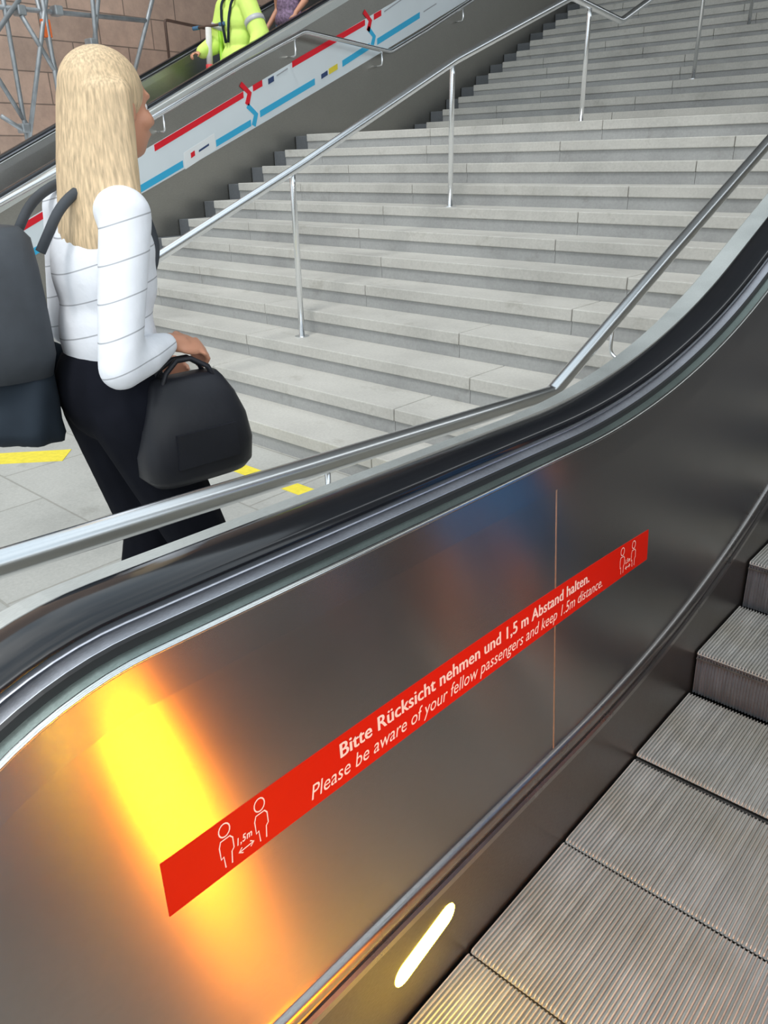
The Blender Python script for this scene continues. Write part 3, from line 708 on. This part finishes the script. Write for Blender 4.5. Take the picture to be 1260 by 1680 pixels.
    for q in ('R', 'L'):
        sh, el, wr = P(J['sh' + q]), P(J['el' + q]), P(J['wr' + q]); sl = look.get('sleeve', 1.0)
        cap(bm, nk + Vector((0, 0, -.064)), .066, sh, .062 if look.get('slim') else .050 * s + g)
        if sl >= 1 and look.get('slim'):
            m_ = sh + (el - sh) * .5; cap(bm, sh - Vector((0, 0, .012)), .060, m_, .056); cap(bm, m_, .056, el, .050); e2 = el + (wr - el) * .45; cap(bm, el, .050, e2, .048); cap(bm, e2, .050, el + (wr - el) * .9, .033)
        elif sl >= 1: cap(bm, sh, .052 * s + g, el, .044 * s + g * 1.2); cap(bm, el, .044 * s + g * 1.2, el + (wr - el) * .88, .030 + g * .9)
        else: cap(bm, sh, .052 * s + g, sh + (el - sh) * sl, .048 * s + g)
    fin(look.get('top_name', 'blouse'), bm, look['upper'], .009, 14)
    # ---- shoes
    for q in ('R', 'L'):
        an = P(J['an' + q]); bm = bmesh.new(); cap(bm, an + Vector((0, 0, -.035)) - F * .03, .045, an + F * .15 + Vector((0, 0, -.05)), .036); ball(bm, an + F * .06 + Vector((0, 0, -.068)), (.046, .13, .02), ROT)
        fin('shoe', bm, look['shoe'], .008, 3)
    # ---- hair
    bm = bmesh.new(); hl = look.get('hair_len', 0)
    ball(bm, hp(0, -.022, .040), (.088, .098, .092), RH, 24); ball(bm, hp(0, -.050, -.02), (.082, .072, .09), RH, 20)
    if hl:
        for i in range(13):
            a = -1.35 + 2.7 * i / 12; rr = .088
            p0 = hp(rr * math.sin(a), -.015 - .075 * math.cos(a), .03); p1 = hp(rr * 1.08 * math.sin(a), -.03 - .085 * math.cos(a), -.12)
            p2 = hp(rr * 1.25 * math.sin(a), -.045 - .095 * math.cos(a), -.12 - hl * .45); p3 = hp(rr * (.95) * math.sin(a) + .01 * math.sin(i * 2.3), -.05 - .09 * math.cos(a), -.12 - hl * (.93 + .1 * math.sin(i * 1.7)))
            for u, v, r1, r2 in ((p0, p1, .03, .034), (p1, p2, .034, .034), (p2, p3, .034, .014)): cap(bm, u, r1, v, r2, 8)
    fin('hair', bm, look['hair'], .007, 3)
    return root, P, ROT

# the walking woman in the foreground
HEAD = math.radians(84)
WB = (-1.75, .70, 0)
JW = dict(head=(.02, .075, 1.655), neck=(.005, .03, 1.50), chest=(0, 0, 1.29), pelvis=(0, -.03, .98), shR=(.165, 0, 1.435), shL=(-.165, 0, 1.435),
          elR=(.235, -.10, 1.105), wrR=(.155, .075, 1.13), elL=(-.23, -.03, 1.13), wrL=(-.13, .13, 1.05), hiR=(.088, -.02, .95), hiL=(-.088, -.02, .95),
          knR=(.09, .13, .52), knL=(-.085, .06, .52), anR=(.09, .16, .09), anL=(-.085, -.06, .10), turn=.12,
          handR=dict(dir=(-.1, 1, -.30), palm=(-.55, 0, -.85), curl=.72), handL=dict(dir=(.1, .8, -.5), palm=(.8, 0, -.4), curl=.5))
wr, PW, RW = person('person', WB, HEAD, JW, dict(skin=M['skin'], lower=M['trouser'], upper=M['blouse'], shoe=M['shoe'], hair=M['hair'], hair_len=.36, lower_grow=.028, upper_grow=.020, tuck=.015, slim=1, top_name='blouse'),
       label='long-haired blond person in a white blouse and black trousers walking past, holding a black handbag', cat='person')
# handbag hanging from the right hand
BR, BF = .165, .095
hb = empty('handbag', PW((BR, BF, .80)), label='black leather handbag hanging from the walking person\'s right hand', cat='handbag')
bm = bmesh.new()
def bagring(z, hw, hd, n=28):
    out = []
    for i in range(n):
        a = 2 * PI * i / n; ca, sa = math.cos(a), math.sin(a); e = .5
        out.append(PW((BR + hd * math.copysign(abs(sa) ** e, sa), BF + .86 * hw * math.copysign(abs(ca) ** e, ca), z)))
    return out
rings = [bagring(z, w, d) for z, w, d in ((.772, .10, .05), (.778, .155, .075), (.80, .178, .088), (.86, .185, .092), (.93, .172, .085), (.99, .145, .068), (1.03, .118, .045), (1.045, .105, .025))]
loftmesh(bm, rings); to_local(obj('bag_body', bm, M['leather'], None, True), hb)
for s_ in (-1, 1):
    bm = bmesh.new(); tube(bm, [PW((BR + s_ * .03, BF - .085, 1.01)), PW((BR + s_ * .022, BF - .06, 1.06)), PW((BR + s_ * .010, BF - .02, 1.085)), PW((BR + s_ * .010, BF + .02, 1.085)), PW((BR + s_ * .022, BF + .06, 1.06)), PW((BR + s_ * .03, BF + .085, 1.0))], .007, 10)
    to_local(obj('handle', bm, M['leather'], None, True), hb)
bm = bmesh.new(); loftmesh(bm, [[PW((BR + .0905 + dd, BF + a, z)) for a, z in ((-.09, .83), (.09, .83), (.085, .92), (-.085, .92))] for dd in (-.02, .004)]); to_local(obj('front_pocket', bm, M['leather'], None), hb)
# backpack on the back
bp = empty('backpack', PW((-.08, -.28, 1.1)), label='dark grey rounded backpack on the walking person\'s back', cat='backpack')
bm = bmesh.new()
def pring(z, hw, y0, hd, n=28, e=.55):
    out = []
    for i in range(n):
        a = 2 * PI * i / n; ca, sa = math.cos(a), math.sin(a)
        out.append(PW((-.09 + hw * math.copysign(abs(ca) ** e, ca), y0 + hd * math.copysign(abs(sa) ** e, sa), z)))
    return out
loftmesh(bm, [pring(z, w, y, d) for z, w, y, d in ((1.06, .10, -.25, .06), (1.07, .14, -.255, .09), (1.12, .155, -.265, .115), (1.22, .155, -.265, .115), (1.32, .14, -.25, .10), (1.385, .11, -.225, .075), (1.41, .07, -.205, .04))])
to_local(obj('pack_body', bm, M['pack'], None, True), bp)
bm = bmesh.new(); loftmesh(bm, [pring(z, w, y, d) for z, w, y, d in ((1.09, .09, -.375, .02), (1.10, .115, -.38, .035), (1.20, .115, -.38, .035), (1.25, .10, -.37, .02))]); to_local(obj('front_pocket', bm, M['pack'], None, True), bp)
for sx in (-.12, .07):
    bm = bmesh.new(); tube(bm, fillet([PW((sx, -.17, 1.36)), PW((sx, -.10, 1.465)), PW((sx, 0, 1.512)), PW((sx, .09, 1.455)), PW((sx, .12, 1.34)), PW((sx, .04, 1.20))], .05), .012, 8)
    to_local(obj('strap', bm, M['pack'], None, True), bp)
# coat hanging below the backpack, carried on the left arm
ct = empty('coat', PW((-.12, -.2, .9)), label='dark blue-grey coat hanging behind the walking person below the backpack', cat='coat')
bm = bmesh.new(); rings = []
for i, (z, w, y, d) in enumerate(((1.13, .13, -.21, .07), (1.06, .17, -.235, .09), (1.0, .18, -.25, .105), (.95, .185, -.26, .11), (.91, .18, -.255, .11), (.885, .15, -.24, .09))):
    r = []
    for j in range(40):
        a = 2 * PI * j / 40; f = 1 + .06 * math.sin(a * 7 + i * .5) * (i / 5); r.append(PW((-.12 + w * f * math.cos(a), y + d * f * math.sin(a), z + .02 * math.cos(a + .5) * (i > 3))))
    rings.append(r)
loftmesh(bm, rings); to_local(obj('coat_body', bm, M['coat'], None, True), ct)
bm = bmesh.new(); cap(bm, PW((-.20, -.10, 1.06)), .05, PW((-.24, -.2, .86)), .04); to_local(obj('sleeve', remesh(bm, .01, 3), M['coat'], None, True), ct); 
for o_ in [ob for ob in COL.objects if ob.name.startswith('sleeve')]: o_.data.materials.clear(); o_.data.materials.append(M['coat'])

# passenger ahead on our escalator (out of frame, mirrored in the steel side)
def esc_z(E, m): return 0
JB = dict(head=(0, .03, 1.60), neck=(0, .0, 1.44), chest=(0, 0, 1.24), pelvis=(0, 0, .93), shR=(.17, 0, 1.37), shL=(-.17, 0, 1.37), elR=(.22, -.03, 1.08), wrR=(.22, .05, .84),
          elL=(-.22, -.03, 1.08), wrL=(-.22, .05, .84), hiR=(.085, 0, .90), hiL=(-.085, 0, .90), knR=(.095, .0, .49), knL=(-.09, .10, .49), anR=(.10, -.10, .09), anL=(-.09, .10, .09))
person('person', (.10, 1.58, -.028), PI / 2, JB, dict(skin=M['skin'], lower=M['bluecloth'], upper=M['bluecloth'], shoe=M['whiteshoe'], hair=M['darkhair'], short=.72, sleeve=.45, lower_grow=.035, hem=.02, top_name='shirt'), .009,
       label='passenger in a blue shirt and shorts with white shoes, standing ahead on the near escalator', cat='person')
# two people on the far escalator
zs = lambda y: .0 + (y - 1.62 - .77) * .4557 + .10
JH = dict(head=(0, .04, 1.66), neck=(0, .01, 1.52), chest=(0, 0, 1.30), pelvis=(0, 0, .98), shR=(.19, 0, 1.45), shL=(-.19, 0, 1.45), elR=(.30, .02, 1.18), wrR=(.42, .22, 1.04),
          elL=(-.30, .03, 1.18), wrL=(-.46, .24, 1.08), hiR=(.09, 0, .95), hiL=(-.09, 0, .95), knR=(.10, .03, .52), knL=(-.10, .02, .52), anR=(.11, 0, .09), anL=(-.11, 0, .09), girth=1.15,
          handR=dict(dir=(.1, 1, -.1), palm=(0, 0, -1), curl=.7), handL=dict(dir=(.35, .9, -.2), palm=(0, 0, -1), curl=.7))
JH['wrR'], JH['wrL'] = (.30, .30, 1.02), (-.42, .18, .92); JH['elR'], JH['elL'] = (.30, .04, 1.14), (-.36, .0, 1.14)
yh = 5.93
hv, PH, RH_ = person('person', (-7.50, yh, 1.60), -PI / 2, JH, dict(skin=M['skin'], lower=M['coat'], upper=M['hivis'], shoe=M['shoe'], hair=M['darkhair'], girth=1.2, upper_grow=.045, hem=.05, top_name='jacket'), .011,
       label='person in a fluorescent yellow jacket riding the far escalator with a scooter', cat='person')
JP = dict(JB); JP.update(shR=(.19, 0, 1.40), shL=(-.19, 0, 1.40), wrL=(-.27, .16, .98), elL=(-.27, .0, 1.12), wrR=(.25, .12, .90))
person('person', (-7.42, 6.62, 2.02), -PI / 2, JP, dict(skin=M['skin'], lower=M['denim'], upper=M['purple'], shoe=M['whiteshoe'], hair=M['darkhair'], sleeve=.5, top_name='shirt', upper_grow=.03), .011,
       label='person in a purple patterned shirt and blue jeans behind the one in yellow', cat='person')
for sg in (-1, 1):
    bm = bmesh.new(); tube(bm, fillet([PH((sg * .10, .02, 1.57)), PH((sg * .085, .13, 1.47)), PH((sg * .06, .165, 1.32)), PH((sg * .02, .165, 1.10))], .05), .014, 8); to_local(obj('dark_strap', bm, M['coat'], None, True), hv)
    a, b = Vector(JH['shR' if sg > 0 else 'shL']), Vector(JH['elR' if sg > 0 else 'elL']); c0, c1 = a + (b - a) * .50, a + (b - a) * .64
    bm = bmesh.new(); tube(bm, [PH(c0), PH(c1)], .112, 24); to_local(obj('reflective_band', bm, M['reflect'], None, True, label='grey reflective band'), hv)
# kick scooter held by the person in yellow
sk = empty('kick_scooter', (-7.75, 5.70, 1.45), label='kick scooter with a white stem held by the person in yellow on the far escalator', cat='scooter')
bm = bmesh.new(); tube(bm, [(-7.75, 5.70, 2.50), (-7.75, 5.73, 2.86)], .034, 14); to_local(obj('stem', bm, M['whiteshoe'], None, True), sk)
bm = bmesh.new(); tube(bm, [(-7.75, 5.69, 1.75), (-7.75, 5.70, 2.46)], .028, 14); to_local(obj('lower_tube', bm, M['bronze'], None, True), sk)
bm = bmesh.new(); tube(bm, [(-7.75, 5.697, 2.44), (-7.75, 5.70, 2.51)], .042, 14); to_local(obj('clamp', bm, M['redplastic'], None, True), sk)
bm = bmesh.new(); tube(bm, [(-7.98, 5.70, 2.87), (-7.52, 5.78, 2.88)], .014, 12); to_local(obj('handlebar', bm, M['bronze'], None, True), sk)
for a, b in (((-7.98, 5.70, 2.87), (-7.90, 5.714, 2.872)), ((-7.60, 5.766, 2.878), (-7.52, 5.78, 2.88))):
    bm = bmesh.new(); tube(bm, [a, b], .02, 12); to_local(obj('grip', bm, M['denim'], None, True), sk)
bm = bmesh.new(); tube(bm, [(-7.70, 5.83, 1.85), (-7.70, 5.84, 2.84)], .022, 12); to_local(obj('green_tube', bm, M['limegreen'], None, True), sk)
bm = bmesh.new(); box(bm, -7.81, -7.69, 5.72, 6.15, 1.74, 1.77, .008); to_local(obj('deck', bm, M['bronze'], None), sk)
for y in (5.66, 6.2):
    bm = bmesh.new(); tube(bm, [(-7.77, y, 1.74), (-7.73, y, 1.74)], .06, 20); to_local(obj('wheel', bm, M['gasket'], None, True), sk)
